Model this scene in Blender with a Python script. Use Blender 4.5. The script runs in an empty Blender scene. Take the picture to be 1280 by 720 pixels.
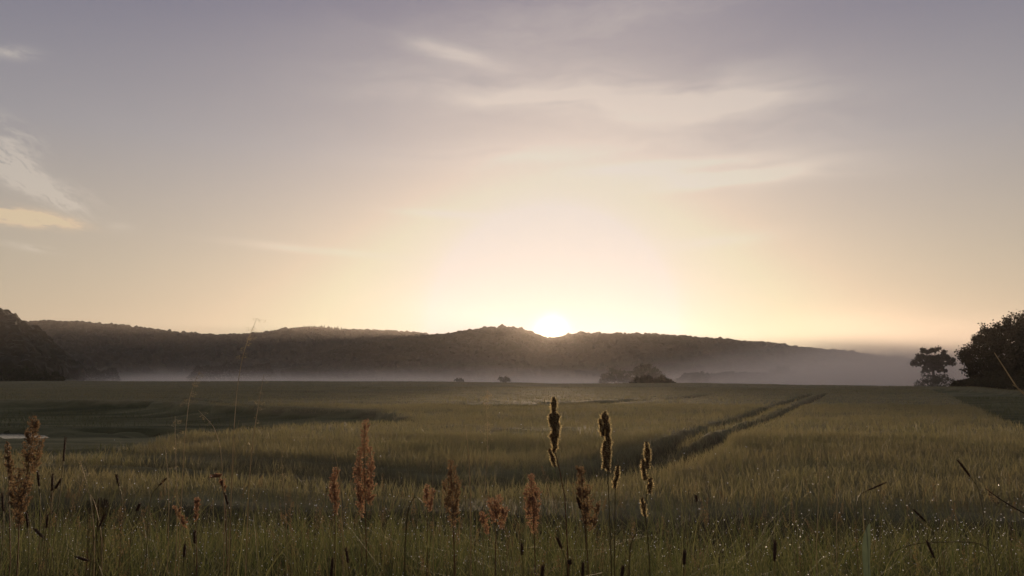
import bpy, bmesh, math, random
import numpy as np
from mathutils import Vector, Matrix
rad = math.radians
S = bpy.context.scene
COL = S.collection
random.seed(4); RNG = np.random.default_rng(11)

# ---------------------------------------------------------------- camera
F = 924.0                       # focal length in photo pixels (photo 1280 wide)
CAMZ = 2.1
PITCH = math.atan((472 - 360) / F)
cam_d = bpy.data.cameras.new('camera'); cam = bpy.data.objects.new('camera', cam_d); COL.objects.link(cam)
cam.location = (0, 0, CAMZ); cam.rotation_euler = (math.pi / 2 + PITCH, 0, 0)
cam_d.lens = 36 * F / 1280; cam_d.sensor_width = 36
cam_d.clip_start = 0.05; cam_d.clip_end = 20000
S.camera = cam
cp, sp = math.cos(PITCH), math.sin(PITCH)
def ray(px, py):
    a, b = (px - 640) / F, (360 - py) / F
    v = np.array([a, cp - b * sp, sp + b * cp]); return v / np.linalg.norm(v)
def at(px, py, Y):              # point at forward distance Y
    r = ray(px, py); return Vector((r[0] * Y / r[1], Y, CAMZ + r[2] * Y / r[1]))
def onz(px, py, z):
    r = ray(px, py); t = (z - CAMZ) / r[2]; return (r[0] * t, r[1] * t)

# ---------------------------------------------------------------- sun direction, exposure
SUNV = ray(690, 414.5)
SUN_EL = math.asin(SUNV[2]); SUN_AZ = math.atan2(SUNV[0], SUNV[1])   # az clockwise from +Y
sun_d = bpy.data.lights.new('sun', 'SUN'); sun = bpy.data.objects.new('sun', sun_d); COL.objects.link(sun)
sun_d.energy = 5.0; sun_d.angle = rad(0.53); sun_d.color = (1.0, 0.72, 0.47)
sun.rotation_euler = Vector(SUNV).to_track_quat('Z', 'Y').to_euler()
sun.location = (0, 0, 300)
S.view_settings.view_transform = 'Standard'; S.view_settings.look = 'None'
S.view_settings.exposure = 0.0; S.view_settings.gamma = 1.0; S.view_settings.use_curve_mapping = False
S.cycles.use_denoising = True
S.cycles.volume_bounces = 1; S.cycles.volume_max_steps = 64; S.cycles.volume_step_rate = 1.5; S.cycles.max_bounces = 6; S.cycles.transparent_max_bounces = 12
S.cycles.diffuse_bounces = 3; S.cycles.sample_clamp_indirect = 4.0
S.cycles.use_adaptive_sampling = False

# ---------------------------------------------------------------- node helper
class N:
    def __init__(s, nt): s.nt = nt; nt.nodes.clear()
    def new(s, t, **kw):
        n = s.nt.nodes.new(t)
        for k, v in kw.items(): setattr(n, k, v)
        return n
    def put(s, sock, v):
        if v is None: return
        if isinstance(v, bpy.types.NodeSocket): s.nt.links.new(v, sock)
        else:
            if sock.type == 'RGBA' and len(v) == 3: v = (*v, 1)
            sock.default_value = v
    def m(s, op, a, b=None, c=None, clamp=False):
        n = s.new('ShaderNodeMath', operation=op, use_clamp=clamp)
        for i, v in enumerate((a, b, c)): s.put(n.inputs[i], v)
        return n.outputs[0]
    def vm(s, op, a, b=None, out=0):
        n = s.new('ShaderNodeVectorMath', operation=op); s.put(n.inputs[0], a)
        if b is not None: s.put(n.inputs[3] if op == 'SCALE' else n.inputs[1], b)
        return n.outputs[out]
    def mix(s, f, a, b, mode='MIX', clamp=False):
        n = s.new('ShaderNodeMix', data_type='RGBA', blend_type=mode, clamp_result=clamp)
        s.put(n.inputs[0], f); s.put(n.inputs[6], a); s.put(n.inputs[7], b); return n.outputs[2]
    def ramp(s, f, stops, interp='EASE'):
        n = s.new('ShaderNodeValToRGB'); n.color_ramp.interpolation = interp; e = n.color_ramp.elements
        while len(e) < len(stops): e.new(0.5)
        for i, (p, c) in enumerate(stops): e[i].position = p; e[i].color = (*c, 1) if len(c) == 3 else c
        s.put(n.inputs[0], f); return n.outputs[0]
    def noise(s, vec, scale, detail=4, rough=.55, dist=0.0):
        n = s.new('ShaderNodeTexNoise'); s.put(n.inputs['Vector'], vec)
        n.inputs['Scale'].default_value = scale; n.inputs['Detail'].default_value = detail
        n.inputs['Roughness'].default_value = rough; n.inputs['Distortion'].default_value = dist
        return n.outputs[0]
    def comb(s, x, y, z):
        n = s.new('ShaderNodeCombineXYZ'); [s.put(n.inputs[i], v) for i, v in enumerate((x, y, z))]; return n.outputs[0]
    def sep(s, v):
        n = s.new('ShaderNodeSeparateXYZ'); s.put(n.inputs[0], v); return n.outputs

# ---------------------------------------------------------------- sky (world directions only)
W = bpy.data.worlds.new('World'); S.world = W; W.use_nodes = True
def build_sky():
    n = N(W.node_tree)
    out = n.new('ShaderNodeOutputWorld'); bg = n.new('ShaderNodeBackground')
    D = n.new('ShaderNodeTexCoord').outputs['Generated']
    D = n.vm('NORMALIZE', D)
    x, y, z = n.sep(D)
    el = n.m('MULTIPLY', n.m('ARCSINE', z), 180 / math.pi)
    az = n.m('MULTIPLY', n.m('ARCTAN2', x, y), 180 / math.pi)
    dot = n.vm('DOT_PRODUCT', D, tuple(SUNV), out=1)
    th = n.m('MULTIPLY', n.m('ARCCOSINE', n.m('MINIMUM', dot, 0.9999999)), 180 / math.pi)
    sky = n.new('ShaderNodeTexSky', sky_type='NISHITA'); sky.sun_disc = False
    sky.sun_elevation = SUN_EL; sky.sun_rotation = SUN_AZ
    sky.dust_density = 3.0; sky.air_density = 1.0; sky.ozone_density = 2.0
    nish = n.vm('SCALE', sky.outputs[0], SKY_K)
    # hazy dawn air, brightened overhead to fill the ground: elevation layers, in degrees / 90
    t = n.m('DIVIDE', n.m('MAXIMUM', el, 0.0), 90.0)
    base = n.ramp(t, [(0.0, (.50, .40, .27)), (2/90, (.50, .40, .275)), (8/90, (.40, .345, .27)),
                      (17/90, (.265, .255, .275)), (28/90, (.125, .127, .195)), (40/90, (.17, .165, .21)), (60/90, (.19, .18, .20)), (1.0, (.18, .17, .19))], 'LINEAR')
    # sky behind the camera is slightly dimmer and warmer, raised as ambient fill
    back = n.m('MULTIPLY_ADD', y, 0.5, 0.5, clamp=True)
    base = n.mix(n.m('POWER', back, 0.5), n.vm('MULTIPLY', base, (.85, .82, .80)), base)
    g1 = n.vm('SCALE', (.54, .45, .365), n.m('EXPONENT', n.m('DIVIDE', th, -13.5)))
    q = n.m('DIVIDE', th, 8.2)
    g2 = n.vm('SCALE', (.36, .38, .40), n.m('EXPONENT', n.m('MULTIPLY', n.m('POWER', q, 5.0), -1.0)))
    g3 = n.vm('SCALE', (.03, .01, .0), n.m('EXPONENT', n.m('MULTIPLY', n.m('POWER', n.m('DIVIDE', th, 16.0), 2.0), -1.0)))
    c = n.vm('ADD', n.vm('ADD', base, g1), n.vm('ADD', g2, g3))
    c = n.vm('ADD', c, nish)
    # ---- cirrus: wind-drawn noise inside soft patches placed by azimuth/elevation
    def dirof(px, py):
        r = ray(px, py); return math.degrees(math.atan2(r[0], r[1])), math.degrees(math.asin(r[2]))
    wob = n.noise(n.comb(n.m('MULTIPLY', az, .12), n.m('MULTIPLY', el, .3), 3.0), 1.0, 3)
    def patch(px, py, sx, sy, rot, amp, fx, fy, seed, lo=.35, hi=.72, rough=.6):
        a0, e0 = dirof(px, py); k = 180 / math.pi / F
        da = n.m('SUBTRACT', az, a0); de = n.m('SUBTRACT', el, e0)
        cr, sr = math.cos(rad(rot)), math.sin(rad(-rot))
        u = n.m('ADD', n.m('MULTIPLY', da, cr), n.m('MULTIPLY', de, -sr))
        v = n.m('ADD', n.m('MULTIPLY', da, sr), n.m('MULTIPLY', de, cr))
        v = n.m('ADD', v, n.m('MULTIPLY', n.m('SUBTRACT', wob, .5), sy * k * 1.3))
        g = n.m('ADD', n.m('POWER', n.m('ABSOLUTE', n.m('DIVIDE', u, sx * k)), 2.0), n.m('POWER', n.m('ABSOLUTE', n.m('DIVIDE', v, sy * k)), 2.0))
        g = n.m('EXPONENT', n.m('MULTIPLY', g, -1.0))
        ns = n.noise(n.comb(n.m('MULTIPLY', u, fx), n.m('MULTIPLY', v, fy), seed), 1.0, 7, rough, .5)
        ns = n.m('DIVIDE', n.m('SUBTRACT', ns, lo), hi - lo, clamp=True)
        return n.m('MULTIPLY', n.m('MULTIPLY', g, ns), amp)
    soft = [patch(700, 118, 200, 26, -1, .62, .12, .55, 1.0, .3, .7, .45), patch(880, 128, 120, 24, 0, .62, .14, .6, 2.0, .3, .7, .45),
            patch(565, 66, 62, 9, -12, .75, .1, .6, 3.0, .2, .7), patch(640, 195, 150, 14, 2, .42, .1, .7, 4.0, .3, .7, .5),
            patch(900, 214, 130, 13, -3, 1.0, .1, .8, 5.0, .25, .7, .5), patch(820, 170, 210, 60, -3, .36, .1, .5, 6.0, .25, .7, .5),
            patch(560, 268, 60, 5, -2, .45, .1, .6, 7.0, .1, .6), patch(385, 312, 80, 4.5, -3, .5, .08, .5, 8.0, .1, .6),
            patch(890, 302, 70, 8, 3, .3, .1, .6, 9.0, .1, .6), patch(760, 20, 200, 26, 4, .26, .1, .5, 9.5, .2, .7), patch(928, 222, 82, 7.5, 4, .8, .08, .9, 41., .15, .55, .5), patch(850, 206, 110, 6, 2, .5, .08, .9, 42., .2, .6, .5), patch(690, 124, 105, 9, 1, .55, .08, .8, 43., .2, .6, .5), patch(890, 131, 85, 11, 1, .6, .08, .8, 44., .2, .6, .5),
            patch(650, 60, 250, 60, 4, .2, .1, .4, 19.5, .2, .7)]
    puff = [patch(14, 205, 34, 13, -32, 1.5, .8, 2.2, 10., .42, .60, .66), patch(52, 233, 40, 9.5, -27, 1.7, .8, 2.2, 11., .40, .58, .66), patch(24, 222, 40, 9, -22, 1.1, .8, 2.2, 31., .40, .58, .66),
            patch(6, 172, 34, 17, -25, .75, .7, 1.8, 12., .42, .64, .66), patch(12, 65, 22, 6, 8, .8, .5, 1.4, 15., .3, .6),
            patch(92, 240, 30, 9, -20, .45, .6, 2.0, 13., .38, .62, .66), patch(40, 310, 22, 3.5, -6, 1.0, .5, 1.5, 16., .3, .6),
            patch(150, 283, 12, 4.5, 0, .5, .5, 1.5, 17., .2, .6)]
    warm = n.m('ADD', patch(22, 271, 38, 8, -2, 1.9, .6, 1.8, 14., .36, .55, .66), patch(54, 273, 30, 5.5, -4, 1.8, .6, 1.8, 34., .36, .55, .66))
    acc = lambda l: (l[0] if len(l) == 1 else n.m('ADD', l[0], acc(l[1:])))
    c = n.mix(n.m('MINIMUM', n.m('MULTIPLY', acc(soft), 1.7), .95), c, n.vm('ADD', n.vm('SCALE', c, .62), (.37, .32, .265)))
    c = n.mix(n.m('MINIMUM', acc(puff), .8), c, n.vm('ADD', n.vm('SCALE', c, .5), (.36, .32, .27)))
    c = n.mix(n.m('MINIMUM', warm, .85), c, (.72, .54, .36))
    c = n.vm('MINIMUM', c, (.64, .60, .565))
    # the sun's own light coming through the haze over the ridge
    disc = n.m('EXPONENT', n.m('MULTIPLY', n.m('POWER', n.m('DIVIDE', th, .85), 2.0), -1.0))
    c = n.vm('ADD', c, n.vm('SCALE', (3.0, 2.6, 1.9), disc))
    n.put(bg.inputs[0], c); bg.inputs[1].default_value = 1.0
    n.nt.links.new(bg.outputs[0], out.inputs[0])
SKY_K = 0.015
build_sky()
W.cycles.sampling_method = 'MANUAL'; W.cycles.sample_map_resolution = 512

# ---------------------------------------------------------------- mesh helpers
def mesh_np(name, V, Fq, mat, parent=None, attrs=None, smooth=True):
    """V (n,3), Fq list/array of quads (m,4) or tris (m,3)"""
    me = bpy.data.meshes.new(name); V = np.asarray(V, np.float32); Fq = np.asarray(Fq, np.int32)
    k = Fq.shape[1]
    me.vertices.add(len(V)); me.vertices.foreach_set('co', V.ravel())
    me.loops.add(Fq.size); me.loops.foreach_set('vertex_index', Fq.ravel())
    me.polygons.add(len(Fq)); me.polygons.foreach_set('loop_start', np.arange(len(Fq), dtype=np.int32) * k)
    me.polygons.foreach_set('loop_total', np.full(len(Fq), k, np.int32))
    me.polygons.foreach_set('use_smooth', np.full(len(Fq), smooth))
    me.update(calc_edges=True)
    for an, av in (attrs or {}).items():
        a = me.attributes.new(an, 'FLOAT', 'POINT'); a.data.foreach_set('value', np.asarray(av, np.float32))
    me.materials.append(mat)
    o = bpy.data.objects.new(name, me); COL.objects.link(o)
    if parent: o.parent = parent
    return o
def grid_faces(nr, nc, wrap=False):
    i = np.arange(nr - 1)[:, None]; j = np.arange(nc if wrap else nc - 1)[None, :]; j2 = (j + 1) % nc
    return np.stack([i * nc + j, i * nc + j2, (i + 1) * nc + j2, (i + 1) * nc + j], -1).reshape(-1, 4)
def thing(name, label, cat, loc=(0, 0, 0), group=None):
    o = bpy.data.objects.new(name, None); COL.objects.link(o); o.location = loc; o.empty_display_size = .2
    o['label'] = label; o['category'] = cat
    if group: o['group'] = group
    return o
def struct(o): o['kind'] = 'structure'; return o
def stuff(o, label, cat): o['kind'] = 'stuff'; o['label'] = label; o['category'] = cat; return o
class MB:
    """collects quads (tris repeat a vertex -> stored as tris separately)"""
    def __init__(s): s.V = []; s.F = []; s.n = 0
    def add(s, V, Fc): s.V.append(np.asarray(V, float)); s.F.append(np.asarray(Fc) + s.n); s.n += len(V)
    def tube(s, pts, rads, k=6):
        pts = [Vector(p) for p in pts]; V = []; m = len(pts)
        for i, p in enumerate(pts):
            t = (pts[min(i + 1, m - 1)] - pts[max(i - 1, 0)]).normalized()
            a = t.cross(Vector((0.3, 1, 0.05))).normalized(); b = t.cross(a)
            for j in range(k):
                w = 2 * math.pi * j / k; V.append(p + (a * math.cos(w) + b * math.sin(w)) * rads[i])
        s.add([tuple(v) for v in V], grid_faces(m, k, True))
    def build(s, name, mat, parent=None, attrs=None, smooth=True):
        return mesh_np(name, np.concatenate(s.V), np.concatenate(s.F), mat, parent, attrs, smooth)
def smooth01(a, b, x): t = np.clip((x - a) / (b - a), 0, 1); return t * t * (3 - 2 * t)
def vnoise(x, y, seed=0):       # cheap smooth value noise
    x = np.asarray(x, float); y = np.asarray(y, float)
    xi, yi = np.floor(x), np.floor(y); fx, fy = x - xi, y - yi
    fx = fx * fx * (3 - 2 * fx); fy = fy * fy * (3 - 2 * fy)
    def h(a, b): v = np.sin(a * 127.1 + b * 311.7 + seed * 74.7) * 43758.5453; return v - np.floor(v)
    return (h(xi, yi) * (1 - fx) + h(xi + 1, yi) * fx) * (1 - fy) + (h(xi, yi + 1) * (1 - fx) + h(xi + 1, yi + 1) * fx) * fy
def fbm(x, y, seed=0, o=4):
    return sum(vnoise(x * 2**i, y * 2**i, seed + i) * .5**i for i in range(o)) / sum(.5**i for i in range(o))

# ---------------------------------------------------------------- materials
def leafy(name, c1, c2, scale=3.0, trans=.35, rough=.7, spec=.15, attr=None, c3=None):
    m = bpy.data.materials.new(name); m.use_nodes = True; n = N(m.node_tree)
    out = n.new('ShaderNodeOutputMaterial'); p = n.new('ShaderNodeBsdfPrincipled'); t = n.new('ShaderNodeBsdfTranslucent'); mx = n.new('ShaderNodeMixShader')
    geo = n.new('ShaderNodeNewGeometry')
    ns = n.noise(geo.outputs['Position'], scale, 3)
    f = n.m('DIVIDE', n.m('SUBTRACT', ns, .3), .4, clamp=True)
    col = n.mix(f, c1, c2)
    if attr:
        a = n.new('ShaderNodeAttribute', attribute_name=attr)
        col = n.mix(n.m('MULTIPLY', a.outputs['Fac'], .75), col, c3 or c2)
    n.put(p.inputs['Base Color'], col); p.inputs['Roughness'].default_value = rough
    p.inputs['Specular IOR Level'].default_value = spec
    n.put(t.inputs[0], n.vm('MULTIPLY', col, (1.15, 1.15, .88)))
    mx.inputs[0].default_value = trans
    n.nt.links.new(p.outputs[0], mx.inputs[1]); n.nt.links.new(t.outputs[0], mx.inputs[2]); n.nt.links.new(mx.outputs[0], out.inputs[0])
    return m
M_verge = leafy('verge_grass', (.032, .056, .022), (.066, .078, .034), 3.0, .5, .6, .12, 'rnd', (.19, .175, .095))
M_crop = leafy('crop', (.215, .190, .118), (.168, .172, .100), .6, .38, .6, .1, 'rnd', (.27, .225, .135))
M_mead = leafy('meadow_grass', (.075, .082, .040), (.13, .135, .068), .3, .3, .6, .1)
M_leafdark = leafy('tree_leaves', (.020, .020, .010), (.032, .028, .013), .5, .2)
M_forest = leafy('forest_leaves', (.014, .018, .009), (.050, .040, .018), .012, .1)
M_bush = leafy('bush_leaves', (.034, .042, .018), (.05, .052, .022), .4, .2)
M_sorrel = leafy('sorrel_flowers', (.235, .125, .092), (.36, .23, .165), 60., .55, .6)
M_sorrel_b = leafy('brown_sorrel_flowers', (.15, .098, .068), (.26, .175, .115), 60., .52, .6)
M_fine = leafy('fine_brown_grass', (.15, .095, .06), (.26, .18, .11), 4., .45, .6)
M_pale = leafy('backlit_pale_bristles', (.52, .42, .28), (.66, .54, .36), 80., .7, .6)  # bright tone carries the golden backlit rim of the seed heads
M_core = leafy('shaded_brown_seed_head', (.13, .085, .05), (.20, .13, .075), 80., .3, .6)  # dark tone paints the shaded inside of the backlit heads
M_dark = leafy('dark_seed_head', (.045, .026, .018), (.075, .042, .03), 80., .15, .6)
M_stem = leafy('grass_stem', (.10, .085, .035), (.13, .10, .045), 20., .25, .5)
M_rstem = leafy('red_stem', (.14, .06, .035), (.12, .07, .035), 20., .2, .5)
M_straw = leafy('dry_straw', (.36, .28, .17), (.46, .37, .23), 20., .35, .5)
M_bark = leafy('bark', (.05, .04, .03), (.08, .065, .05), 4., 0., .9)
M_blue = leafy('bluish_leaf', (.09, .12, .09), (.12, .15, .11), 20., .3, .5)
M_hedge = leafy('hedge_leaves', (.028, .030, .014), (.045, .036, .018), .8, .15)
def ground_mat():
    m = bpy.data.materials.new('soil_and_turf'); m.use_nodes = True; n = N(m.node_tree)
    out = n.new('ShaderNodeOutputMaterial'); p = n.new('ShaderNodeBsdfPrincipled'); geo = n.new('ShaderNodeNewGeometry'); P = geo.outputs['Position']
    a = n.noise(P, .05, 5); b = n.noise(P, 2.5, 5)
    col = n.mix(a, (.035, .045, .020), (.075, .068, .032)); col = n.mix(n.m('MULTIPLY', b, .5), col, (.03, .026, .016))
    n.put(p.inputs['Base Color'], col); p.inputs['Roughness'].default_value = .95; p.inputs['Specular IOR Level'].default_value = .05
    bp = n.new('ShaderNodeBump'); bp.inputs['Strength'].default_value = .6; bp.inputs['Distance'].default_value = .05; n.put(bp.inputs['Height'], b)
    n.put(p.inputs['Normal'], bp.outputs[0]); n.nt.links.new(p.outputs[0], out.inputs[0]); return m
M_ground = ground_mat()
def canopy_mat():
    m = bpy.data.materials.new('crop_canopy'); m.use_nodes = True; n = N(m.node_tree)
    out = n.new('ShaderNodeOutputMaterial'); p = n.new('ShaderNodeBsdfPrincipled'); P = n.new('ShaderNodeNewGeometry').outputs['Position']
    x, y, z = n.sep(P)
    a = n.noise(P, .35, 5); b = n.noise(n.comb(n.m('MULTIPLY', x, .35), y, z), 1.4, 6, .65); c = n.noise(P, 6., 4, .7)
    d = n.noise(n.comb(n.m('MULTIPLY', x, .02), n.m('MULTIPLY', y, .09), 0.0), 1.0, 4)
    col = n.mix(n.m('DIVIDE', n.m('SUBTRACT', a, .35), .3, clamp=True), (.218, .198, .120), (.170, .178, .104))
    col = n.mix(n.m('DIVIDE', n.m('SUBTRACT', d, .42), .16, clamp=True), col, n.vm('MULTIPLY', col, (1.25, 1.18, 1.1)))
    col = n.mix(n.m('DIVIDE', n.m('SUBTRACT', b, .42), .2, clamp=True), n.vm('SCALE', col, .72), col)
    col = n.mix(n.m('MULTIPLY', c, .35), col, (.05, .045, .02))
    zone = n.new('ShaderNodeAttribute', attribute_name='meadow').outputs['Fac']
    mead = n.mix(n.m('DIVIDE', n.m('SUBTRACT', n.noise(n.comb(n.m('MULTIPLY', x, .12), n.m('MULTIPLY', y, .55), 2.0), 1.0, 5), .4), .2, clamp=True), (.060, .066, .034), (.145, .145, .078))
    col = n.mix(zone, col, mead)
    track_and_edge_shade = n.new('ShaderNodeAttribute', attribute_name='track_and_edge_shade').outputs['Fac']
    col = n.mix(track_and_edge_shade, col, (.035, .028, .016))  # dark soil in the wheel tracks, painted shade along the crop's front
    n.put(p.inputs['Base Color'], col); p.inputs['Roughness'].default_value = .9; p.inputs['Specular IOR Level'].default_value = .05
    h = n.m('ADD', n.m('MULTIPLY', b, .5), n.m('MULTIPLY', c, .15))
    bp = n.new('ShaderNodeBump'); bp.inputs['Strength'].default_value = .9; bp.inputs['Distance'].default_value = .35; n.put(bp.inputs['Height'], h)
    n.put(p.inputs['Normal'], bp.outputs[0]); n.nt.links.new(p.outputs[0], out.inputs[0]); return m
M_canopy = canopy_mat()
def water_mat():
    m = bpy.data.materials.new('still_water'); m.use_nodes = True; n = N(m.node_tree)
    out = n.new('ShaderNodeOutputMaterial'); p = n.new('ShaderNodeBsdfPrincipled'); P = n.new('ShaderNodeNewGeometry').outputs['Position']
    p.inputs['Base Color'].default_value = (.02, .025, .02, 1); p.inputs['Roughness'].default_value = .22; p.inputs['IOR'].default_value = 1.33
    bp = n.new('ShaderNodeBump'); bp.inputs['Strength'].default_value = .08; bp.inputs['Distance'].default_value = .05; n.put(bp.inputs['Height'], n.noise(P, 3.0, 3))
    n.put(p.inputs['Normal'], bp.outputs[0]); n.nt.links.new(p.outputs[0], out.inputs[0]); return m
def dew_mat():
    m = bpy.data.materials.new('dew'); m.use_nodes = True; n = N(m.node_tree)
    out = n.new('ShaderNodeOutputMaterial'); t = n.new('ShaderNodeBsdfTranslucent'); g = n.new('ShaderNodeBsdfGlossy'); mx = n.new('ShaderNodeMixShader')
    t.inputs[0].default_value = (.95, .97, 1, 1); g.inputs[0].default_value = (1, 1, 1, 1); g.inputs['Roughness'].default_value = .25; mx.inputs[0].default_value = .35
    n.nt.links.new(t.outputs[0], mx.inputs[1]); n.nt.links.new(g.outputs[0], mx.inputs[2]); n.nt.links.new(mx.outputs[0], out.inputs[0]); return m
def vol_mat(name, density, col, g):
    m = bpy.data.materials.new(name); m.use_nodes = True; n = N(m.node_tree)
    out = n.new('ShaderNodeOutputMaterial'); v = n.new('ShaderNodeVolumePrincipled')
    v.inputs['Color'].default_value = (*col, 1); v.inputs['Density'].default_value = density; v.inputs['Anisotropy'].default_value = g
    n.nt.links.new(v.outputs[0], out.inputs[1]); return m

# ---------------------------------------------------------------- terrain
def rfield(x, y):               # where the crop stops, by direction
    px = 640 + F * np.asarray(x) / np.maximum(np.asarray(y), .1)
    return np.interp(px, [-400, 0, 500, 640, 800, 1000, 1180, 1300, 1800], [330, 320, 310, 260, 200, 165, 150, 150, 150])
def segdist(x, y, P):
    d = np.full(np.shape(x), 1e9)
    for i in range(len(P) - 1):
        (ax, ay), (bx, by) = P[i], P[i + 1]
        t = np.clip(((x - ax) * (bx - ax) + (y - ay) * (by - ay)) / ((bx - ax)**2 + (by - ay)**2), 0, 1)
        d = np.minimum(d, np.hypot(x - ax - t * (bx - ax), y - ay - t * (by - ay)))
    return d
CHAN = np.array([onz(a, b, -.56) for a, b in [(-260, 545), (-120, 548), (0, 547), (60, 548.5), (100, 546.5), (132, 546)]])
def T(x, y):
    x = np.asarray(x, float); y = np.asarray(y, float); r = np.hypot(x, y)
    yy = y + .5 * np.sin(x * .35) + .25 * np.sin(x * 1.3)
    z = .75 * smooth01(8.0, 5.6, yy) - .12 * np.exp(-((yy - 7.9) / .8)**2)
    z = z + (fbm(x * .5, y * .5, 3) - .5) * .10
    sw = smooth01(12, 30, y)
    z = z + sw * ((fbm(x * .012, y * .03, 7, 2) - .5) * (.7 + .6 * smooth01(80, 200, r)) * smooth01(600, 350, r))
    rf = rfield(x, y)
    z = z - 2.5 * smooth01(0, 60, r - rf) * (y > 0)
    z = z - .38 * LOW(x, y)
    z = z - .5 * smooth01(3.0, 1.3, segdist(x, y, CHAN) + (vnoise(x * .45, y * .7, 71) - .5) * 4.6)
    pxx = 640 + F * x / np.maximum(y, 1.)
    z = z + 6.0 * smooth01(340, 600, r) * smooth01(740, 900, pxx) * (y > 0) * smooth01(1500, 1200, pxx)
    return z
# stream hollow on the left: low meadow zone (polygon from its outline on the ground)
POLY = np.array([onz(px, py, .78) for px, py in [(-500, 556), (0, 553), (60, 552), (160, 551), (205, 538), (260, 530), (330, 524), (430, 518), (520, 515)]] +
                [onz(px, py, .4) for px, py in [(470, 514), (330, 511), (260, 508), (180, 503), (60, 502), (-500, 503)]])
RIGHT = np.array([onz(px, py, .3) for px, py in [(1155, 487.5), (1178, 487), (1230, 489), (1300, 495), (1500, 500), (2100, 560), (1500, 600), (1330, 556), (1262, 533), (1222, 512), (1190, 499)]])
def polydist(x, y, P):          # signed distance, positive inside
    sh = np.shape(x); x = np.ravel(x); y = np.ravel(y); d = np.full(x.shape, 1e9); ins = np.zeros(x.shape, bool)
    for i in range(len(P)):
        ax, ay = P[i]; bx, by = P[(i + 1) % len(P)]
        t = np.clip(((x - ax) * (bx - ax) + (y - ay) * (by - ay)) / ((bx - ax)**2 + (by - ay)**2), 0, 1)
        d = np.minimum(d, np.hypot(x - ax - t * (bx - ax), y - ay - t * (by - ay)))
        c = ((ay > y) != (by > y)) & (x < (bx - ax) * (y - ay) / (by - ay + 1e-12) + ax); ins ^= c
    return np.where(ins, d, -d).reshape(sh)
def LOW(x, y): return smooth01(-.3, 2.5, polydist(x, y, POLY) + .5 * (vnoise(np.asarray(x) * .6, np.asarray(y) * .6, 5) - .5))
def MEAD(x, y):
    w = (vnoise(np.asarray(x) * 1.1, np.asarray(y) * 1.1, 9) - .5) * .8
    return np.maximum(smooth01(-.25, .25, polydist(x, y, POLY) + w), smooth01(-.3, .3, polydist(x, y, RIGHT) + w))
# wheel tracks through the crop
def zpts(l, z=.72): return np.array([onz(a, b, z) for a, b in l])
TR = [(zpts([(1014, 490), (985, 497), (940, 509), (880, 527), (835, 543), (790, 557), (745, 567), (690, 574), (620, 578), (520, 577), (420, 571), (300, 566), (150, 560), (0, 556)]), .27),
      (zpts([(1032, 489.5), (1010, 497), (965, 512), (915, 530), (880, 545), (845, 557), (790, 571), (740, 580), (690, 586), (600, 591), (480, 588), (360, 581), (200, 574), (0, 570)]), .27),
      (zpts([(560, 501), (620, 502), (700, 501), (760, 498), (800, 496)]), .9), (zpts([(845, 494), (880, 490)]), .7),
      (zpts([(-100, 490), (200, 492), (330, 503), (470, 506), (600, 508), (720, 505)]), .35), (zpts([(250, 545), (330, 541), (420, 540), (500, 543)]), .35),
      (zpts([(800, 521), (870, 520), (960, 518)]), .3), (zpts([(-100, 512), (60, 514), (200, 519), (290, 521)]), .5), (zpts([(100, 575), (300, 583), (520, 588), (640, 588)]), .15), (zpts([(0, 484), (300, 486), (640, 489)]), .8)]
def TRACK(x, y):
    g = np.zeros(np.shape(x)); w0 = (vnoise(x * 1.7, y * 1.7, 21) - .5) * .12
    for i, (P, w) in enumerate(TR):
        k = (.8, .8, .6, .8, .45, .5, .4, .4, .4, .5)[i]
        w = w * (1 + .7 * smooth01(22, 14, y)); g = np.maximum(g, k * smooth01(w * 1.5, w * .6, segdist(x, y, P) + w0))
    return g
# ground sheet: polar grid to the horizon
def ground():
    R = np.concatenate([np.linspace(.0, 9, 60)[1:], np.geomspace(9.2, 5000, 420)])
    A = np.linspace(-math.pi, math.pi, 961)[:-1]
    A = np.sign(A) * math.pi * (np.abs(A) / math.pi)**1.5   # finer in front
    x = np.sin(A)[None, :] * R[:, None]; y = np.cos(A)[None, :] * R[:, None]
    z = T(x, y)
    V = np.stack([x, y, z], -1).reshape(-1, 3); Fc = grid_faces(len(R), len(A), True)
    c = len(V); V = np.vstack([V, [[0, 0, float(T(0, 0))]]])
    o = mesh_np('ground', V, Fc, M_ground)
    struct(o)
    return o
ground()
WZ = -.56
def stream():
    pts = CHAN; m = MB(); a = np.array([(x - 0, y - 4.2, WZ) for x, y in pts]); b = np.array([(x, y + 4.2, WZ) for x, y in pts]); k = len(a)
    m.add(np.vstack([a, b]), [(i, i + 1, k + i + 1, k + i) for i in range(k - 1)])
    struct(m.build('water', water_mat()))
stream()
CROP_H = .44
def CANH(x, y):
    h = CROP_H + (fbm(x * .25, y * .25, 31) - .5) * .12 + (vnoise(x * 2.2, y * 2.2, 37) - .5) * .06
    m = MEAD(x, y); t = TRACK(x, y)
    edge = smooth01(8.6, 9.3, y + .5 * np.sin(x * .35) + .2 * np.sin(x * 1.3))
    return (h * (1 - m) + .04 * m) * (1 - .95 * t) * edge + .015
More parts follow.
